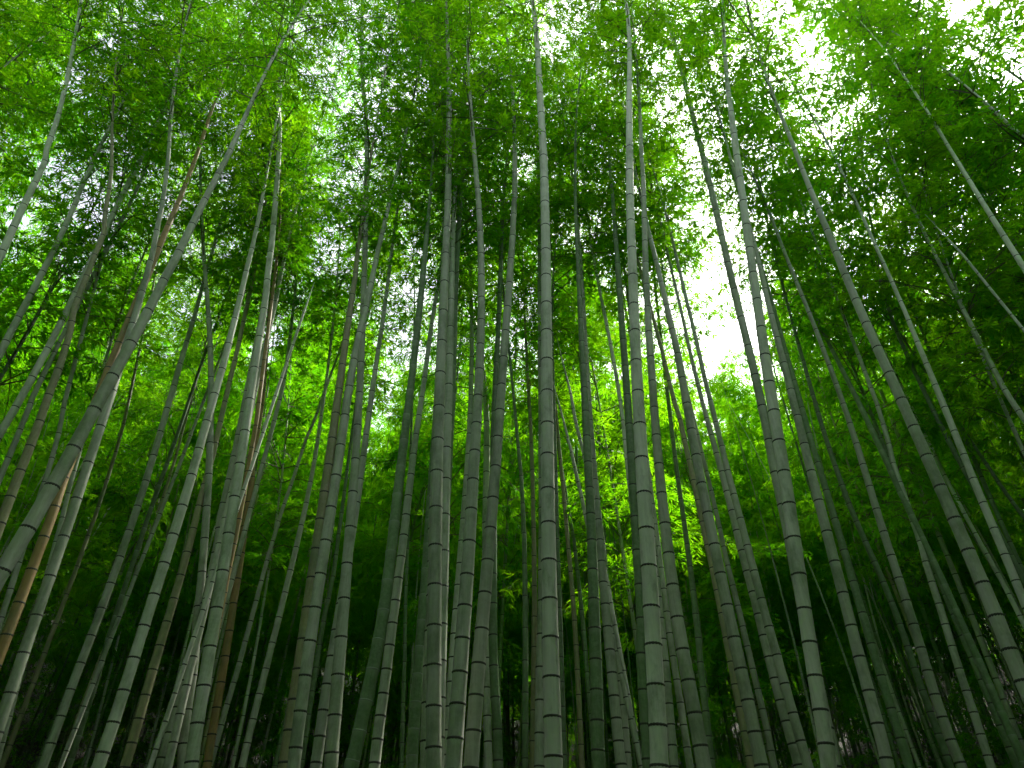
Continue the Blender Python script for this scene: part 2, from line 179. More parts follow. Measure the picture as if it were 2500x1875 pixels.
def taper(h):
    return max(.15, 1 - .5 * (max(h, 0) / 15.0) ** 1.25)

def smooth(a, b, x):
    t = min(1, max(0, (x - a) / (b - a)))
    return t * t * (3 - 2 * t)

def ground_z(x, y):
    """forest floor: level where the photographer stands, rising into banks deeper in"""
    r = math.hypot(x, y)
    az = math.atan2(x, y)
    side = smooth(.10, .55, abs(az - .14)) if y > 0 else -2.4 * smooth(0, 8, -y) + smooth(.1, .55, abs(az - .14))
    k = smooth(10, 43, r)
    z = k * (11.0 + 3.5 * side) + 24 * smooth(38, 125, r)
    z += .10 * math.sin(x * .9 + 1.3) * math.sin(y * .7) * smooth(2, 8, r)
    z += .05 * math.sin(x * 2.3 + y * 1.7)
    return z

# ------------------------------------------------------------------ materials
def new_mat(name):
    m = bpy.data.materials.new(name)
    m.use_nodes = True
    n = m.node_tree.nodes
    n.clear()
    out = n.new('ShaderNodeOutputMaterial')
    return m, n, m.node_tree.links, out

def ramp(n, pos_cols):
    r = n.new('ShaderNodeValToRGB')
    e = r.color_ramp.elements
    while len(e) < len(pos_cols):
        e.new(.5)
    for el, (p, c) in zip(e, pos_cols):
        el.position = p
        el.color = (*c, 1)
    return r

def noise(n, l, coord, scale, detail=4, rough=.55, stretch=None):
    t = n.new('ShaderNodeTexNoise')
    t.inputs['Scale'].default_value = scale
    t.inputs['Detail'].default_value = detail
    t.inputs['Roughness'].default_value = rough
    if stretch:
        mp = n.new('ShaderNodeMapping')
        mp.inputs['Scale'].default_value = stretch
        l.new(coord, mp.inputs['Vector'])
        coord = mp.outputs[0]
    l.new(coord, t.inputs['Vector'])
    return t

def mix(n, l, fac, a, b, mode='MIX'):
    m = n.new('ShaderNodeMix')
    m.data_type = 'RGBA'
    m.blend_type = mode
    for sock, v in ((m.inputs[0], fac), (m.inputs[6], a), (m.inputs[7], b)):
        if isinstance(v, (int, float)):
            sock.default_value = v
        elif isinstance(v, tuple):
            sock.default_value = (*v, 1)
        else:
            l.new(v, sock)
    return m.outputs[2]

def culm_mat(name, base, alt, bloom, bloom_amt, stain=(.10, .155, .075)):
    """waxy bamboo skin: base colour, blotches of algae, pale bloom under each node, fine vertical fibres"""
    m, n, l, out = new_mat(name)
    tc = n.new('ShaderNodeTexCoord')
    oi = n.new('ShaderNodeObjectInfo')
    at = n.new('ShaderNodeAttribute')
    at.attribute_name = 'seg'
    off = n.new('ShaderNodeVectorMath')
    off.operation = 'ADD'
    l.new(tc.outputs['Object'], off.inputs[0])
    l.new(oi.outputs['Random'], off.inputs[1])
    co = off.outputs[0]
    big = noise(n, l, co, 1.3, 5, .6, (3, 3, 1))
    blot = ramp(n, [(.35, (0, 0, 0)), (.68, (1, 1, 1))])
    l.new(big.outputs['Fac'], blot.inputs[0])
    c = mix(n, l, blot.outputs[0], base, alt)
    fib = noise(n, l, co, 60, 3, .6, (1, 1, .03))
    fr = ramp(n, [(.3, (.86, .86, .86)), (.7, (1.1, 1.1, 1.1))])
    l.new(fib.outputs['Fac'], fr.inputs[0])
    c = mix(n, l, 1.0, c, fr.outputs[0], 'MULTIPLY')
    spk = noise(n, l, co, 24, 5, .7)
    sr = ramp(n, [(.42, (0, 0, 0)), (.75, (1, 1, 1))])
    l.new(spk.outputs['Fac'], sr.inputs[0])
    sm = n.new('ShaderNodeMath')
    sm.operation = 'MULTIPLY'
    l.new(sr.outputs[0], sm.inputs[0])
    sm.inputs[1].default_value = .35
    c = mix(n, l, sm.outputs[0], c, bloom)
    alg = noise(n, l, co, 3.2, 6, .68, (1.6, 1.6, .7))
    ar = ramp(n, [(.50, (0, 0, 0)), (.66, (.62, .62, .62))])
    l.new(alg.outputs['Fac'], ar.inputs[0])
    c = mix(n, l, ar.outputs[0], c, stain)
    br = ramp(n, [(0, (.25, .25, .25)), (.06, (0, 0, 0)), (.72, (.0, .0, .0)), (.985, (1, 1, 1))])
    l.new(at.outputs['Fac'], br.inputs[0])
    bm = n.new('ShaderNodeMath')
    bm.operation = 'MULTIPLY'
    l.new(br.outputs[0], bm.inputs[0])
    bm.inputs[1].default_value = bloom_amt
    c = mix(n, l, bm.outputs[0], c, bloom)
    hv = n.new('ShaderNodeHueSaturation')
    rm = n.new('ShaderNodeMapRange')
    rm.inputs['To Min'].default_value = .8
    rm.inputs['To Max'].default_value = 1.2
    l.new(oi.outputs['Random'], rm.inputs['Value'])
    l.new(rm.outputs[0], hv.inputs['Value'])
    l.new(c, hv.inputs['Color'])
    p = n.new('ShaderNodeBsdfPrincipled')
    p.inputs['Roughness'].default_value = .55
    p.inputs['Specular IOR Level'].default_value = .35
    l.new(hv.outputs[0], p.inputs['Base Color'])
    bp = n.new('ShaderNodeBump')
    bp.inputs['Strength'].default_value = .12
    bp.inputs['Distance'].default_value = .004
    l.new(fib.outputs['Fac'], bp.inputs['Height'])
    l.new(bp.outputs[0], p.inputs['Normal'])
    l.new(p.outputs[0], out.inputs[0])
    return m

BLOOM = (.5, .54, .46)
CM = {
    'g': culm_mat('culm_grey_green', (.42, .45, .365), (.22, .275, .175), BLOOM, .4),
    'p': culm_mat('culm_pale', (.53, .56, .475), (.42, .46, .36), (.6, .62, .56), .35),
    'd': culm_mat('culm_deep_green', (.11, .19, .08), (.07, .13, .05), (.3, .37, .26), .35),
    'b': culm_mat('culm_brown_olive', (.24, .225, .12), (.17, .18, .085), (.36, .35, .26), .25),
    'o': culm_mat('culm_orange_brown', (.40, .265, .095), (.28, .195, .07), (.44, .34, .2), .2),
    't': culm_mat('culm_tan', (.30, .285, .155), (.21, .225, .11), (.4, .39, .28), .25),
}

def plain_mat(name, a, b, scale, rough=.8):
    m, n, l, out = new_mat(name)
    tc = n.new('ShaderNodeTexCoord')
    t = noise(n, l, tc.outputs['Object'], scale)
    c = mix(n, l, t.outputs['Fac'], a, b)
    p = n.new('ShaderNodeBsdfPrincipled')
    p.inputs['Roughness'].default_value = rough
    l.new(c, p.inputs['Base Color'])
    l.new(p.outputs[0], out.inputs[0])
    return m

NODE_DARK = plain_mat('node_scar_dark', (.018, .022, .016), (.05, .055, .04), 30)
NODE_PALE = plain_mat('node_ring_pale', (.18, .24, .17), (.28, .33, .26), 30)
TWIG = plain_mat('twig_green', (.06, .08, .03), (.12, .12, .06), 5)

def leaf_mat(name, dif, tra, dif2, tra2):
    """thin bamboo leaf: dull upper side, strongly coloured light through the blade"""
    m, n, l, out = new_mat(name)
    tc = n.new('ShaderNodeTexCoord')
    oi = n.new('ShaderNodeObjectInfo')
    at = n.new('ShaderNodeAttribute')
    at.attribute_name = 'tint'
    big = noise(n, l, tc.outputs['Object'], .9, 2)
    ad = n.new('ShaderNodeMath')
    ad.operation = 'ADD'
    l.new(at.outputs['Fac'], ad.inputs[0])
    l.new(big.outputs['Fac'], ad.inputs[1])
    ad2 = n.new('ShaderNodeMath')
    ad2.operation = 'MULTIPLY_ADD'
    l.new(oi.outputs['Random'], ad2.inputs[0])
    ad2.inputs[1].default_value = .5
    l.new(ad.outputs[0], ad2.inputs[2])
    mr = n.new('ShaderNodeMapRange')
    mr.inputs['From Min'].default_value = .5
    mr.inputs['From Max'].default_value = 1.75
    l.new(ad2.outputs[0], mr.inputs['Value'])
    cd = mix(n, l, mr.outputs[0], dif, dif2)
    ct = mix(n, l, mr.outputs[0], tra, tra2)
    d = n.new('ShaderNodeBsdfDiffuse')
    t = n.new('ShaderNodeBsdfTranslucent')
    g = n.new('ShaderNodeBsdfGlossy')
    g.inputs['Roughness'].default_value = .45
    g.inputs['Color'].default_value = (.6, .7, .6, 1)
    l.new(cd, d.inputs['Color'])
    l.new(ct, t.inputs['Color'])
    a = n.new('ShaderNodeAddShader')
    l.new(d.outputs[0], a.inputs[0])
    l.new(t.outputs[0], a.inputs[1])
    ms = n.new('ShaderNodeMixShader')
    ms.inputs[0].default_value = .018
    l.new(a.outputs[0], ms.inputs[1])
    l.new(g.outputs[0], ms.inputs[2])
    l.new(ms.outputs[0], out.inputs[0])
    return m

LEAF = leaf_mat('bamboo_leaf', (.020, .082, .004), (.055, .29, .002), (.042, .11, .005), (.26, .47, .003))

def ground_mat():
    m, n, l, out = new_mat('leaf_litter')
    tc = n.new('ShaderNodeTexCoord')
    a = noise(n, l, tc.outputs['Object'], 6, 8, .7)
    v = n.new('ShaderNodeTexVoronoi')
    v.inputs['Scale'].default_value = 14
    l.new(tc.outputs['Object'], v.inputs['Vector'])
    r = ramp(n, [(.25, (.012, .011, .008)), (.55, (.03, .026, .018)), (.8, (.055, .047, .03))])
    l.new(a.outputs['Fac'], r.inputs[0])
    c = mix(n, l, .5, r.outputs[0], v.outputs['Color'], 'MULTIPLY')
    p = n.new('ShaderNodeBsdfPrincipled')
    p.inputs['Roughness'].default_value = .9
    l.new(c, p.inputs['Base Color'])
    bp = n.new('ShaderNodeBump')
    bp.inputs['Distance'].default_value = .05
    l.new(v.outputs['Distance'], bp.inputs['Height'])
    l.new(bp.outputs[0], p.inputs['Normal'])
    l.new(p.outputs[0], out.inputs[0])
    return m

# ------------------------------------------------------------------ mesh helpers
def mesh_from(name, verts, faces, mat, attr=None, smooth_shade=False):
    me = bpy.data.meshes.new(name)
    me.from_pydata(verts, [], faces)
    if attr:
        a = me.attributes.new(attr[0], 'FLOAT', 'POINT')
        a.data.foreach_set('value', np.asarray(attr[1], np.float32))
    me.materials.append(mat)
    if smooth_shade:
        me.polygons.foreach_set('use_smooth', [True] * len(me.polygons))
    me.update()
    return me

def link(name, data, parent=None):
    o = bpy.data.objects.new(name, data)
    COL.objects.link(o)
    o.parent = parent
    return o

def tag(o, label, cat, group=None):
    o['label'] = label
    o['category'] = cat
    if group:
        o['group'] = group

def frame(t):
    """two unit vectors across a direction"""
    t = t / np.linalg.norm(t)
    a = np.cross(t, [0, 1, 0.01])
    a /= np.linalg.norm(a)
    return a, np.cross(t, a)

# ------------------------------------------------------------------ ground
def build_ground():
    g = np.concatenate([-np.geomspace(600, 46, 14), np.linspace(-44, 44, 111), np.geomspace(46, 600, 14)])
    n = len(g)
    verts = [(x, y, ground_z(x, y)) for y in g for x in g]
    faces = [(j * n + i, j * n + i + 1, (j + 1) * n + i + 1, (j + 1) * n + i) for j in range(n - 1) for i in range(n - 1)]
    o = link('ground', mesh_from('ground', verts, faces, ground_mat(), smooth_shade=True))
    o['kind'] = 'structure'

build_ground()

# ------------------------------------------------------------------ crown: leafy side branches of one bamboo
ARCH = .016                                       # tip bends towards local +x: x = ARCH * s^2

def tube(verts, faces, pts, r0, r1, k=3):
    b = len(verts)
    m = len(pts)
    for i, p in enumerate(pts):
        t = pts[min(i + 1, m - 1)] - pts[max(i - 1, 0)]
        a, c = frame(t)
        r = r0 + (r1 - r0) * i / (m - 1)
        for q in range(k):
            w = 2 * math.pi * q / k
            verts.append(tuple(p + r * (math.cos(w) * a + math.sin(w) * c)))
    for i in range(m - 1):
        for q in range(k):
            q2 = (q + 1) % k
            faces.append((b + i * k + q, b + i * k + q2, b + (i + 1) * k + q2, b + (i + 1) * k + q))

def leaf_mesh(name, P, D, Nn, L, Wd, tint):
    """kite-shaped blades folded along the midrib; P base, D direction, Nn blade normal"""
    n = len(P)
    S = np.cross(D, Nn)
    S /= np.linalg.norm(S, axis=1)[:, None]
    Nn = np.cross(S, D)
    mid = P + D * (L * .38)[:, None]
    tip = P + D * L[:, None] - Nn * (L * .12)[:, None]
    lf = mid + S * (Wd * .5)[:, None] + Nn * (Wd * .12)[:, None]
    rt = mid - S * (Wd * .5)[:, None] + Nn * (Wd * .12)[:, None]
    V = np.stack([P, lf, tip, rt], 1).reshape(-1, 3)
    i = np.arange(n) * 4
    T = np.stack([i, i + 1, i + 2, i, i + 2, i + 3], 1).reshape(-1)
    me = bpy.data.meshes.new(name)
    me.vertices.add(4 * n)
    me.vertices.foreach_set('co', V.astype(np.float32).ravel())
    me.loops.add(6 * n)
    me.loops.foreach_set('vertex_index', T.astype(np.int32))
    me.polygons.add(2 * n)
    me.polygons.foreach_set('loop_start', (np.arange(2 * n) * 3).astype(np.int32))
    a = me.attributes.new('tint', 'FLOAT', 'POINT')
    a.data.foreach_set('value', np.repeat(tint, 4).astype(np.float32))
    me.update(calc_edges=True)
    me.validate()
    me.materials.append(LEAF)
    return me

def unit(v):
    return v / np.linalg.norm(v, axis=-1, keepdims=True)

def make_crown(seed, H, R, dens=1.0):
    r = np.random.default_rng(seed)
    bv, bf = [], []
    LP, LD, LT = [], [], []
    s = .1
    az = r.uniform(0, 6.28)
    clump = r.uniform(.4, 1.3, 16)
    while s < H:
        u = s / H
        prof = (min(1, .45 + 2.2 * u)) * (1 - u) ** .55 * clump[int(u * 15)]
        for b in range(3 if r.random() < .6 else 2):
            a = az + b * 2.2 + r.normal(0, .35)
            Lb = R * prof * r.uniform(.6, 1.25) + .18
            el = math.radians(r.uniform(18, 58))
            d0 = np.array([math.cos(a) * math.cos(el), math.sin(a) * math.cos(el), math.sin(el)])
            m = 6
            q = np.linspace(0, 1, m)[:, None]
            pts = np.array([ARCH * s * s, 0, s]) + d0 * (Lb * q) + np.array([0, 0, -1]) * (Lb * .55 * q ** 2.2) + r.normal(0, .02, (m, 3)) * q
            tube(bv, bf, list(pts), .0065 + .002 * Lb, .002)
            ns = max(4, int(Lb * 20 * dens))
            for k in range(ns):
                tt = .18 + .82 * (k + r.random()) / ns
                f = tt * (m - 1)
                i0 = min(int(f), m - 2)
                p = pts[i0] + (pts[i0 + 1] - pts[i0]) * (f - i0)
                bd = unit(pts[i0 + 1] - pts[i0])
                side = unit(np.cross(bd, [0, 0, 1]) * (1 if k % 2 else -1) + bd * r.uniform(.3, 1.1) + r.normal(0, .35, 3))
                Ls = r.uniform(.12, .34) * (1.15 - .5 * tt)
                e = p + side * Ls + np.array([0, 0, -.25 * Ls])
                tube(bv, bf, [p, e], .0025, .0012)
                for cl in (.55, 1.0):
                    nl = r.integers(4, 7)
                    base = p + (e - p) * cl
                    fan = np.linspace(-.9, .9, nl) + r.normal(0, .2, nl)
                    sd = unit(np.cross(side, [0, 0, 1]) + 1e-4)
                    D = side[None] * np.cos(fan)[:, None] + sd[None] * np.sin(fan)[:, None]
                    D = D + r.normal(0, .22, (nl, 3)) + np.array([0, 0, -.32])
                    LP.append(np.repeat(base[None], nl, 0) + r.normal(0, .008, (nl, 3)))
                    LD.append(unit(D))
                    LT.append(np.full(nl, r.uniform(0, .35)) + r.uniform(0, .2, nl))
        az += 2.4
        s += r.uniform(.2, .34) * (1.0 if u < .7 else .7)
    P = np.concatenate(LP)
    D = np.concatenate(LD)
    T = np.concatenate(LT)
    n = len(P)
    up = np.array([0, 0, 1.0]) + r.normal(0, .45, (n, 3))
    L = r.uniform(.08, .135, n)
    Wd = L * r.uniform(.135, .185, n)
    fol = leaf_mesh('foliage', P, D, up, L, Wd, T)
    br = mesh_from('branches', bv, bf, TWIG)
    return fol, br, n

CROWNS = []
ntot = 0
for sd in range(10):
    H = [7.0, 6.2, 7.6, 5.6][sd % 4]
    f_, b_, n_ = make_crown(100 + sd, H, [1.8, 1.5, 1.95, 1.65, 2.1][sd % 5], 1.18)
    ntot += n_
    CROWNS.append((f_, b_, H))

# ------------------------------------------------------------------ culm: internodes with a ring at every node
RING = {}
def ring_mesh(pale):
    """unit node ring (radius 1): flared ridge above a sunken dark scar"""
    if pale in RING:
        return RING[pale]
    k = 16
    prof = [(1.0, -.20), (1.055, -.07), (1.075, .02), (1.045, .09), (.99, .16)]
    v, f = [], []
    for rr, z in prof:
        for q in range(k):
            w = 2 * math.pi * q / k
            v.append((rr * math.cos(w), rr * math.sin(w), z))
    for i in range(len(prof) - 1):
        for q in range(k):
            q2 = (q + 1) % k
            f.append((i * k + q, i * k + q2, (i + 1) * k + q2, (i + 1) * k + q))
    RING[pale] = mesh_from('node_ring', v, f, NODE_PALE if pale else NODE_DARK, smooth_shade=True)
    return RING[pale]

def rot_to(t):
    """Euler rotation that carries +Z to t"""
    import mathutils
    return mathutils.Vector(tuple(t)).to_track_quat('Z', 'Y').to_euler()

def culm_mesh(axis, radius, nodes, mat, k, ring_mat=None, ring_k=0):
    """axis(h) -> point, radius(h), nodes = list of h; each internode is its own tube with attribute seg 0..1"""
    v, f, sg = [], [], []
    fm = []
    for a, b in zip(nodes[:-1], nodes[1:]):
        base = len(v)
        rows = ((0, 1.015), (.12, .985), (.5, .975), (.88, .99), (1, 1.02)) if k > 8 else ((0, 1), (1, 1))
        for u, sc in rows:
            h = a + (b - a) * u
            p = axis(h)
            t = axis(h + .05) - axis(h - .05)
            x, y = frame(t)
            r = radius(h) * sc
            for q in range(k):
                w = 2 * math.pi * q / k
                v.append(tuple(p + r * (math.cos(w) * x + math.sin(w) * y)))
                sg.append(u)
        for i in range(len(rows) - 1):
            for q in range(k):
                q2 = (q + 1) % k
                f.append((base + i * k + q, base + i * k + q2, base + (i + 1) * k + q2, base + (i + 1) * k + q))
                fm.append(0)
        if ring_mat:
            base = len(v)
            p = axis(b)
            t = axis(b + .05) - axis(b - .05)
            t = t / np.linalg.norm(t)
            x, y = frame(t)
            r = radius(b)
            for rr, z in ((1.0, -.25), (1.09, 0), (.98, .2)):
                for q in range(k):
                    w = 2 * math.pi * q / k
                    v.append(tuple(p + t * z * r + rr * r * (math.cos(w) * x + math.sin(w) * y)))
                    sg.append(.3)
            for i in range(2):
                for q in range(k):
                    q2 = (q + 1) % k
                    f.append((base + i * k + q, base + i * k + q2, base + (i + 1) * k + q2, base + (i + 1) * k + q))
                    fm.append(1)
    me = mesh_from('culm', v, f, mat, ('seg', sg), smooth_shade=True)
    if ring_mat:
        me.materials.append(ring_mat)
        me.polygons.foreach_set('material_index', fm)
    return me

def node_heights(z0, z1, scale, rnd):
    hs_ = [z0]
    h = z0
    while h < z1:
        rel = max(h - z0, 0)
        step = min(.10 + .055 * rel, min(.20 + .031 * h, .5)) * scale
        if h > z1 - 4:
            step *= .8
        h += max(step, .07) * (1 + rnd.normal(0, .03))
        hs_.append(h)
    return hs_

def solve(c):
    """3-D course of a traced culm: distance from its girth, course in the upright plane facing the viewer"""
    col, d0, P, W, lab = c
    P = sorted(P, key=lambda q: -q[0])
    ys = np.array([q[0] for q in P][::-1], float)
    xs = np.array([q[1] for q in P][::-1], float)
    yw, w = W[0]
    r = ray(np.interp(yw, ys, xs), yw)
    t = 6.
    for i in range(60):
        t = .5 * t + .5 * (d0 * taper(CAMZ + t * r[2]) * F / w)
    p0 = r * t
    ym = np.median(ys)
    rm = ray(np.interp(ym, ys, xs), ym)
    n = np.array([rm[0], rm[1], 0])
    n /= np.linalg.norm(n)
    k = p0 @ n
    pts = []
    for y, x in P:
        q = ray(x, y)
        pts.append(q * (k / (q @ n)) + np.array([0, 0, CAMZ]))
    wd = []
    for y, w in W:
        q = ray(np.interp(y, ys, xs), y)
        s = k / (q @ n)
        wd.append((CAMZ + q[2] * s, w * s / F / math.sqrt(1 + q[0] ** 2)))
    return np.array(pts), wd

SPARSE = []
for sd in range(8):
    H = [6.5, 5.6, 7.0, 6.0][sd % 4]
    f_, b_, n_ = make_crown(300 + sd, H, [1.4, 1.2, 1.6, 1.3][sd % 4], .58)
    SPARSE.append((f_, b_, H))

def add_crown(root, p, t, scale, idx, rot, lib=CROWNS):
    """hang the shared branch and leaf meshes on the culm top"""
    fol, br, H = lib[idx]
    import mathutils
    q = mathutils.Vector(tuple(t)).to_track_quat('Z', 'Y') @ mathutils.Quaternion((0, 0, 1), rot)
    for nm, me in (('branches', br), ('foliage', fol)):
        o = link(nm, me, root)
        o.location = p
        o.rotation_euler = q.to_euler()
        o.scale = (scale[0], scale[0], scale[1])
        o['kind'] = 'stuff'
    return q

def traced_bamboo(i, c):
    rnd = np.random.default_rng(1000 + i)
    col, d0, P, W, lab = c
    pts, wd = solve(c)
    z = pts[:, 2].copy()
    for j in range(1, len(z)):
        z[j] = max(z[j], z[j - 1] + .02)
    # light smoothing of the traced course
    xy = pts[:, :2].copy()
    for _ in range(2):
        xy[1:-1] = .5 * xy[1:-1] + .25 * (xy[:-2] + xy[2:])
    ztop = z[-1]
    bare = 'stem' in lab and d0 <= .055
    # slope at both ends for the run to the ground and up into the crown
    m = max(1, len(z) // 3)
    s_lo = (xy[m] - xy[0]) / (z[m] - z[0])
    m2 = max(1, len(z) // 4)
    s_hi = (xy[-1] - xy[-1 - m2]) / (z[-1] - z[-1 - m2])
    s_hi = np.clip(s_hi, -.3, .3)
    def xy_at(h):
        if h < z[0]:
            return xy[0] + s_lo * (h - z[0])
        if h > ztop:
            return xy[-1] + s_hi * (h - ztop)
        return np.array([np.interp(h, z, xy[:, 0]), np.interp(h, z, xy[:, 1])])
    # crown start: a little below the point where the culm is lost among leaves
    hc = max(ztop - (1.2 if ztop < 12.5 else 2.0), 7.6 + rnd.uniform(0, 2.2)) if not bare else ztop
    idx = int(rnd.integers(len(SPARSE)))
    zs = rnd.uniform(.85, 1.1)
    rot = rnd.uniform(0, 6.28)
    H = SPARSE[idx][2] * zs
    b = xy_at(0)
    z0 = ground_z(*b)
    b = xy_at(z0)
    p_c = np.array([*xy_at(hc), hc])
    t_c = np.array([*xy_at(hc + .3), hc + .3]) - np.array([*xy_at(hc - .8), hc - .8])
    t_c /= np.linalg.norm(t_c)
    root = link('bamboo', None)
    root.empty_display_size = .2
    root.location = (b[0], b[1], z0)
    org = np.array([b[0], b[1], z0])
    tag(root, lab, 'bamboo', 'bamboo culms of the grove')
    ax_x = None
    if not bare:
        q = add_crown(root, p_c - org, t_c, (rnd.uniform(.85, 1.15), zs), idx, rot, SPARSE)
        import mathutils
        ax_x = np.array(q @ mathutils.Vector((1, 0, 0)))
    top = hc + H * .97 if not bare else ztop + .3
    def axis(h):
        if h <= hc or bare:
            return np.array([*xy_at(h), h]) - org
        s = (h - hc) / zs if False else (h - hc)
        return p_c + t_c * s + ax_x * (ARCH * (s / zs) ** 2) - org
    hh = np.array([a for a, _ in wd])
    dd = np.minimum.accumulate(np.array([d for _, d in wd]))
    def radius(h):
        if h <= hh[0]:
            d = dd[0] * taper(h) / taper(hh[0])
            d *= 1 + .10 * math.exp(-max(h - z0, 0) / .5)
        elif h >= hh[-1]:
            d = dd[-1] * max(.05, (top - h + .1) / (top - hh[-1] + .1)) ** .8
        else:
            d = float(np.interp(h, hh, dd))
        return max(d * .5, .004)
    sp = np.linalg.norm(np.diff(pts, axis=0), axis=1)
    if len(sp) > 9:
        zm = .5 * (z[1:] + z[:-1])
        sc = float(np.clip(np.median(sp / np.minimum(.2 + .031 * zm, .5)), .62, 1.1))
    else:
        sc = rnd.uniform(.72, .9)
    nodes = node_heights(z0 - .15, top, sc, rnd)
    culm = link('culm', culm_mesh(axis, radius, nodes, CM[col], 16), root)
    pale = 'pale ring' in lab or 'pale whitish nodes' in lab or 'without dark' in lab
    ring = ring_mesh(pale)
    for h in nodes[1:-1]:
        if h > hc + 2.0:
            break
        o = link('node', ring, culm)
        o.location = axis(h)
        t = axis(h + .05) - axis(h - .05)
        o.rotation_euler = rot_to(t)
        r = radius(h)
        o.scale = (r, r, min(max(.034, r), .05) * (.8 if pale else 1.15))
    BAMBOO.append((root, axis, org))
    return b, hc

BAMBOO = []
FOOT = []
for i, c in enumerate(CULMS):
    b, hc = traced_bamboo(i, c)
    FOOT.append((b[0], b[1]))

# ------------------------------------------------------------------ the rest of the grove
BG = []
def make_bg(seed, Ht, lean):
    r = np.random.default_rng(seed)
    hc = Ht * (r.uniform(.32, .5) if seed < 10 else r.uniform(.24, .34))
    w1, w2 = r.uniform(-.02, .02, 2)
    idx = seed % len(CROWNS)
    Hc = CROWNS[idx][2]
    zs = (Ht - hc) / Hc
    d0 = r.uniform(.06, .1)
    def course(h):
        u = h / Ht
        return np.array([lean * h * u + .12 * math.sin(2.2 * h / Ht * 3 + seed), w1 * h + .1 * math.sin(h * .35 + seed * 2), h])
    p_c = course(hc)
    t_c = course(hc + .3) - course(hc - .8)
    t_c /= np.linalg.norm(t_c)
    import mathutils
    rot = r.uniform(0, 6.28)
    q = mathutils.Vector(tuple(t_c)).to_track_quat('Z', 'Y') @ mathutils.Quaternion((0, 0, 1), rot)
    ax = np.array(q @ mathutils.Vector((1, 0, 0)))
    def axis(h):
        if h <= hc:
            return course(h)
        s = h - hc
        return p_c + t_c * s + ax * ARCH * (s / zs) ** 2
    def radius(h):
        return max(.004, .5 * d0 * (1 - .9 * (max(h, 0) / Ht) ** 1.3))
    nodes = node_heights(-.3, Ht * .985, .8, r)
    col = ['g', 'd', 'g', 'd', 'g', 'd', 'd', 't', 'g', 'd'][seed % 10]
    me = culm_mesh(axis, radius, nodes, CM[col], 8, NODE_DARK)
    return me, p_c, t_c, zs, idx, rot

for sd in range(15):
    BG.append(make_bg(sd, [13.5, 15, 12.5, 16, 14][sd % 5], [.0, .03, -.02, .05, .02, -.03][sd % 6]))

# openings of the canopy where the sky shows (photo pixels: x, y, rx, ry)
GAPS = [(1745, 770, 95, 150), (740, 500, 30, 50), (2000, 200, 15, 60), (220, 1270, 35, 35), (480, 1240, 20, 35), (870, 1340, 25, 45), (1640, 1330, 20, 40), (2420, 1040, 40, 40)]

def crown_in_gap(x, y, z, bgi, sc):
    me, p_c, t_c, zs, idx, rot = BG[bgi]
    H = CROWNS[idx][2] * zs
    for s in np.linspace(.1, .9, 6):
        p = (p_c + t_c * H * s) * sc + np.array([x, y, z])
        q = project(p)
        if q is None:
            continue
        rad = .3 * sc * F / q[2]
        for gx, gy, rx, ry in GAPS:
            if ((q[0] - gx) / (rx + rad)) ** 2 + ((q[1] - gy) / (ry + rad)) ** 2 < 1:
                return True
    return False

LAB_BG = 'slim distant bamboo deep in the grove behind the large culms'
def bg_bamboo(x, y, bgi, sc, rot, label=LAB_BG, group='slim bamboos filling the grove', airy=False):
    me, p_c, t_c, zs, idx, crot = BG[bgi]
    z = ground_z(x, y)
    root = link('bamboo', None)
    root.empty_display_size = .2
    root.location = (x, y, z)
    root.rotation_euler = (0, 0, rot)
    root.scale = (sc, sc, sc)
    tag(root, label, 'bamboo', group)
    link('culm', me, root)
    if airy:
        k = idx % len(SPARSE)
        add_crown(root, p_c, t_c, (1.3, zs * CROWNS[idx][2] / SPARSE[k][2]), k, crot, SPARSE)
    else:
        add_crown(root, p_c, t_c, (1.08, zs), idx, crot)
    FOOT.append((x, y))

def free(x, y, d):
    return all((x - a) ** 2 + (y - b) ** 2 > d * d for a, b in FOOT)

N_BG, N_OUT, N_FAR, N_NEAR, N_LOW, N_STEM = 203, 300, 1700, 125, 520, 330
# leafy neighbours at the right edge that fill the upper right corner
for az, D, k, sc in ((47, 10.2, 1, 1.25), (54, 9.4, 4, 1.35), (60, 9.0, 7, 1.3), (44, 12.5, 2, 1.2), (57, 11.5, 9, 1.3), (50, 12.5, 3, 1.25),
                     (38, 10.5, 6, 1.05), (33, 12, 8, 1.05), (41, 9.3, 0, 1.1), (-56, 9.5, 5, 1.1), (-62, 10.5, 0, 1.1)):
    az = math.radians(az)
    if abs(az) > math.radians(42):
        side = 'right' if az > 0 else 'left'
        bg_bamboo(D * math.sin(az), D * math.cos(az), k, sc, az * 3, 'leafy bamboo whose broad crown hangs into the upper %s corner' % side,
                  'leafy bamboos at the %s edge' % side, az > math.radians(52))
    else:
        bg_bamboo(D * math.sin(az), D * math.cos(az), k, sc, az * 3)
n = tries = 0
while n < N_BG and tries < 20000:
    tries += 1
    az = math.radians(rng.uniform(-62, 62))
    D = rng.uniform(9, 33) if rng.random() < .55 else math.sqrt(rng.uniform(9 ** 2, 33 ** 2))
    x, y = D * math.sin(az), D * math.cos(az)
    bgi = int(rng.integers(10)) if D < 15 or rng.random() < .45 else int(rng.integers(10, 15))
    sc = rng.uniform(.85, 1.15)
    if not free(x, y, .8) or crown_in_gap(x, y, ground_z(x, y), bgi, sc):
        continue
    bg_bamboo(x, y, bgi, sc, rng.uniform(-.5, .5))
    n += 1
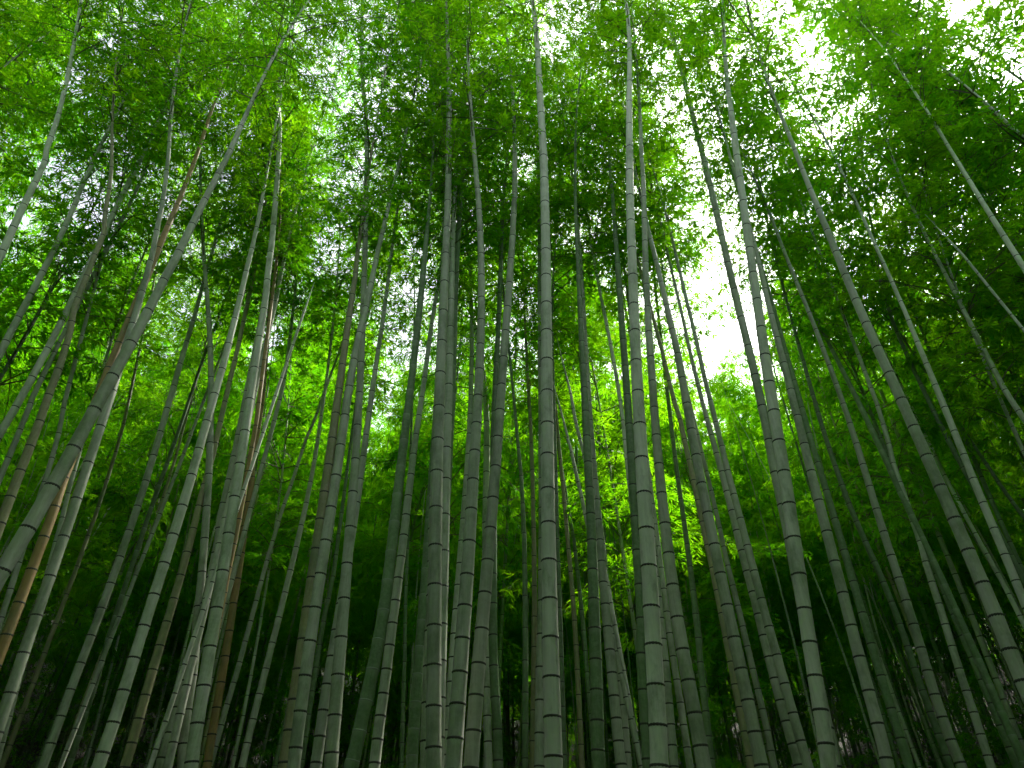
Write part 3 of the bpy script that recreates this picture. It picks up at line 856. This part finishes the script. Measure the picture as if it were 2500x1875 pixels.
# ------------------------------------------------------------------ low leafy branches that hang in front of the crossing pair
def leafy_branch(ci, h0, spots, seed):
    """one drooping side branch of a traced culm; spots = (photo x, y, distance) of its leaf clusters"""
    r = np.random.default_rng(seed)
    root, axis, org = BAMBOO[ci]
    start = axis(h0)
    bv, bf = [], []
    LP, LD, LT = [], [], []
    for x, y, D in spots:
        q = ray(x, y)
        e = q * (D / math.hypot(q[0], q[1])) + np.array([0, 0, CAMZ]) - org
        m = start + (e - start) * .5 + np.array([0, 0, .22])
        tube(bv, bf, [start, m, e], .006, .002)
        for c in range(3):
            b = e + r.normal(0, .07, 3)
            nl = int(r.integers(4, 7))
            d = unit((e - start) * np.array([1, 1, .1]))
            D_ = d + r.normal(0, .75, (nl, 3)) + np.array([0, 0, -.55])
            LP.append(np.repeat(b[None], nl, 0))
            LD.append(unit(D_))
            LT.append(np.full(nl, r.uniform(.2, .5)))
    P, D_, T = map(np.concatenate, (LP, LD, LT))
    n = len(P)
    L = r.uniform(.10, .15, n)
    me = leaf_mesh('leafy_branch', P, D_, np.array([0, 0, 1.]) + r.normal(0, .6, (n, 3)), L, L * .17, T)
    o = link('leafy_branch', me, root)
    o['kind'] = 'stuff'
    o = link('branch', mesh_from('branch', bv, bf, TWIG), root)

leafy_branch(36, 10.4, [(945, 260, 5.6), (975, 225, 5.5), (1010, 255, 5.4), (1035, 300, 5.5), (985, 300, 5.6), (1070, 240, 5.3)], 3)
leafy_branch(35, 9.6, [(1130, 235, 5.2), (1120, 310, 5.1), (1150, 355, 5.2), (1090, 370, 5.0), (1060, 180, 5.3), (1105, 110, 5.1)], 4)
leafy_branch(2, 11.3, [(520, 60, 6.2), (540, 90, 6.3), (500, 120, 6.4), (560, 130, 6.2), (450, 95, 6.4), (590, 160, 6.3)], 5)

# ------------------------------------------------------------------ the far edge of the grove, too far to tell the plants apart
def plant_foliage_mesh(bgi):
    """leaves of one whole plant, in the plant's own coordinates"""
    import mathutils
    me, p_c, t_c, zs, idx, rot = BG[bgi]
    q = mathutils.Vector(tuple(t_c)).to_track_quat('Z', 'Y') @ mathutils.Quaternion((0, 0, 1), rot)
    M = mathutils.Matrix.LocRotScale(mathutils.Vector(tuple(p_c)), q, mathutils.Vector((1.15, 1.15, zs)))
    m = CROWNS[idx][0].copy()
    m.transform(M)
    return m

def scatter(P, srcs, root, name):
    """copies of the source plants set out at the given spots"""
    me = bpy.data.meshes.new('distant_plants')
    me.from_pydata([p[:3] for p in P], [], [])
    for nm, k in (('turn', 3), ('size', 4)):
        a = me.attributes.new(nm, 'FLOAT', 'POINT')
        a.data.foreach_set('value', [p[k] for p in P])
    g = bpy.data.node_groups.new('plant_out', 'GeometryNodeTree')
    g.interface.new_socket('Geometry', in_out='INPUT', socket_type='NodeSocketGeometry')
    g.interface.new_socket('Geometry', in_out='OUTPUT', socket_type='NodeSocketGeometry')
    N, L = g.nodes, g.links
    gi, go = N.new('NodeGroupInput'), N.new('NodeGroupOutput')
    jn = N.new('GeometryNodeJoinGeometry')
    tn, sz = N.new('GeometryNodeInputNamedAttribute'), N.new('GeometryNodeInputNamedAttribute')
    tn.data_type = sz.data_type = 'FLOAT'
    tn.inputs['Name'].default_value = 'turn'
    sz.inputs['Name'].default_value = 'size'
    cx = N.new('ShaderNodeCombineXYZ')
    L.new(tn.outputs['Attribute'], cx.inputs['Z'])
    for so in srcs:
        oi = N.new('GeometryNodeObjectInfo')
        oi.transform_space = 'ORIGINAL'
        oi.inputs['Object'].default_value = so
        oi.inputs['As Instance'].default_value = True
        ip = N.new('GeometryNodeInstanceOnPoints')
        L.new(gi.outputs[0], ip.inputs['Points'])
        L.new(oi.outputs['Geometry'], ip.inputs['Instance'])
        L.new(cx.outputs[0], ip.inputs['Rotation'])
        L.new(sz.outputs['Attribute'], ip.inputs['Scale'])
        L.new(ip.outputs[0], jn.inputs[0])
    L.new(jn.outputs[0], go.inputs[0])
    o = link(name, me, root)
    o['kind'] = 'stuff'
    md = o.modifiers.new('plant_out', 'NODES')
    md.node_group = g

def far_grove():
    r = np.random.default_rng(55)
    kinds = [10, 2, 11, 5, 12, 13]
    pts = [[] for _ in kinds]
    # slim bare poles standing close together deep in the grove
    stems = [[] for _ in kinds]
    n = tries = 0
    while n < N_STEM and tries < 20000:
        tries += 1
        az = math.radians(r.uniform(-48, 48))
        D = r.uniform(11.5, 34)
        x, y = D * math.sin(az), D * math.cos(az)
        if free(x, y, .35):
            stems[n % len(kinds)].append((x, y, ground_z(x, y), r.uniform(0, 6.28), r.uniform(.7, 1.0)))
            n += 1
    n = tries = 0
    while n < N_FAR and tries < 20000:
        tries += 1
        az = math.radians(r.uniform(-66, 66))
        dist = math.sqrt(r.uniform(24 ** 2, 88 ** 2)) if n > 190 else r.uniform(14, 26)
        x, y = dist * math.sin(az), dist * math.cos(az)
        z = ground_z(x, y) - 3.4 * smooth(40, 52, dist)      # far plants stand behind the swell of the slope
        sc = r.uniform(.75, 1.05)
        if n <= 190 and not free(x, y, .6):
            continue
        bad = False
        for f in (.5, .8):
            q = project((x, y, z + 14 * sc * f))
            if q is not None:
                rad = .3 * F / q[2]
                for gx, gy, rx, ry in GAPS:
                    if ((q[0] - gx) / (rx + rad)) ** 2 + ((q[1] - gy) / (ry + rad)) ** 2 < 1:
                        bad = True
        if bad:
            continue
        n += 1
        pts[int(r.integers(6))].append((x, y, z, r.uniform(-.6, .6), sc))
    # unseen bamboo added beside and behind the camera, massed to shade the lower culms
    for count, d0, d1, gap, dm, (s0, s1) in ((N_NEAR, 3.4, 7.0, .7, .5, (.8, .9)), (N_OUT, 7.0, 20, .7, .6, (.66, .8))):
        n = tries = 0
        while n < count and tries < 30000:
            tries += 1
            az = math.radians(r.uniform(68, 292))
            D = math.sqrt(r.uniform(d0 ** 2, d1 ** 2))
            x, y = D * math.sin(az), D * math.cos(az)
            if abs(x) < gap or not free(x, y, dm) or (y > -1 and D < 6.5):
                continue
            FOOT.append((x, y))
            pts[int(r.integers(6))].append((x, y, ground_z(x, y), r.uniform(0, 6.28), r.uniform(s0, s1)))
            n += 1
    # knee- to head-high leafy growth on the banks between the culms
    n = 0
    while n < N_LOW:
        az = math.radians(r.uniform(-64, 64))
        D = math.sqrt(r.uniform(11 ** 2, 50 ** 2))
        x, y = D * math.sin(az), D * math.cos(az)
        sc = r.uniform(.32, .5)
        pts[(0, 2, 4, 5)[n % 4]].append((x, y, ground_z(x, y) - 3.6 * sc, r.uniform(0, 6.28), sc))
        n += 1
    root = link('bamboo_grove', None)
    root['kind'] = 'stuff'
    root['label'] = 'far mass of bamboo foliage at the back edge of the grove, with unseen bamboo added for shade'
    root['category'] = 'bamboo grove'
    for v, kind in enumerate(kinds):
        P = pts[v]
        srcs = []
        x, y, z, rz, sc = P[0]
        for nm, me in (('foliage', plant_foliage_mesh(kind)), ('culms', BG[kind][0])):
            o = link(nm, me, root)
            o['kind'] = 'stuff'
            o.location = (x, y, z)
            o.rotation_euler = (0, 0, rz)
            o.scale = (sc, sc, sc)
            srcs.append(o)
        scatter(P[1:], srcs, root, 'plants')
        scatter(stems[v], srcs[1:], root, 'stems')

far_grove()
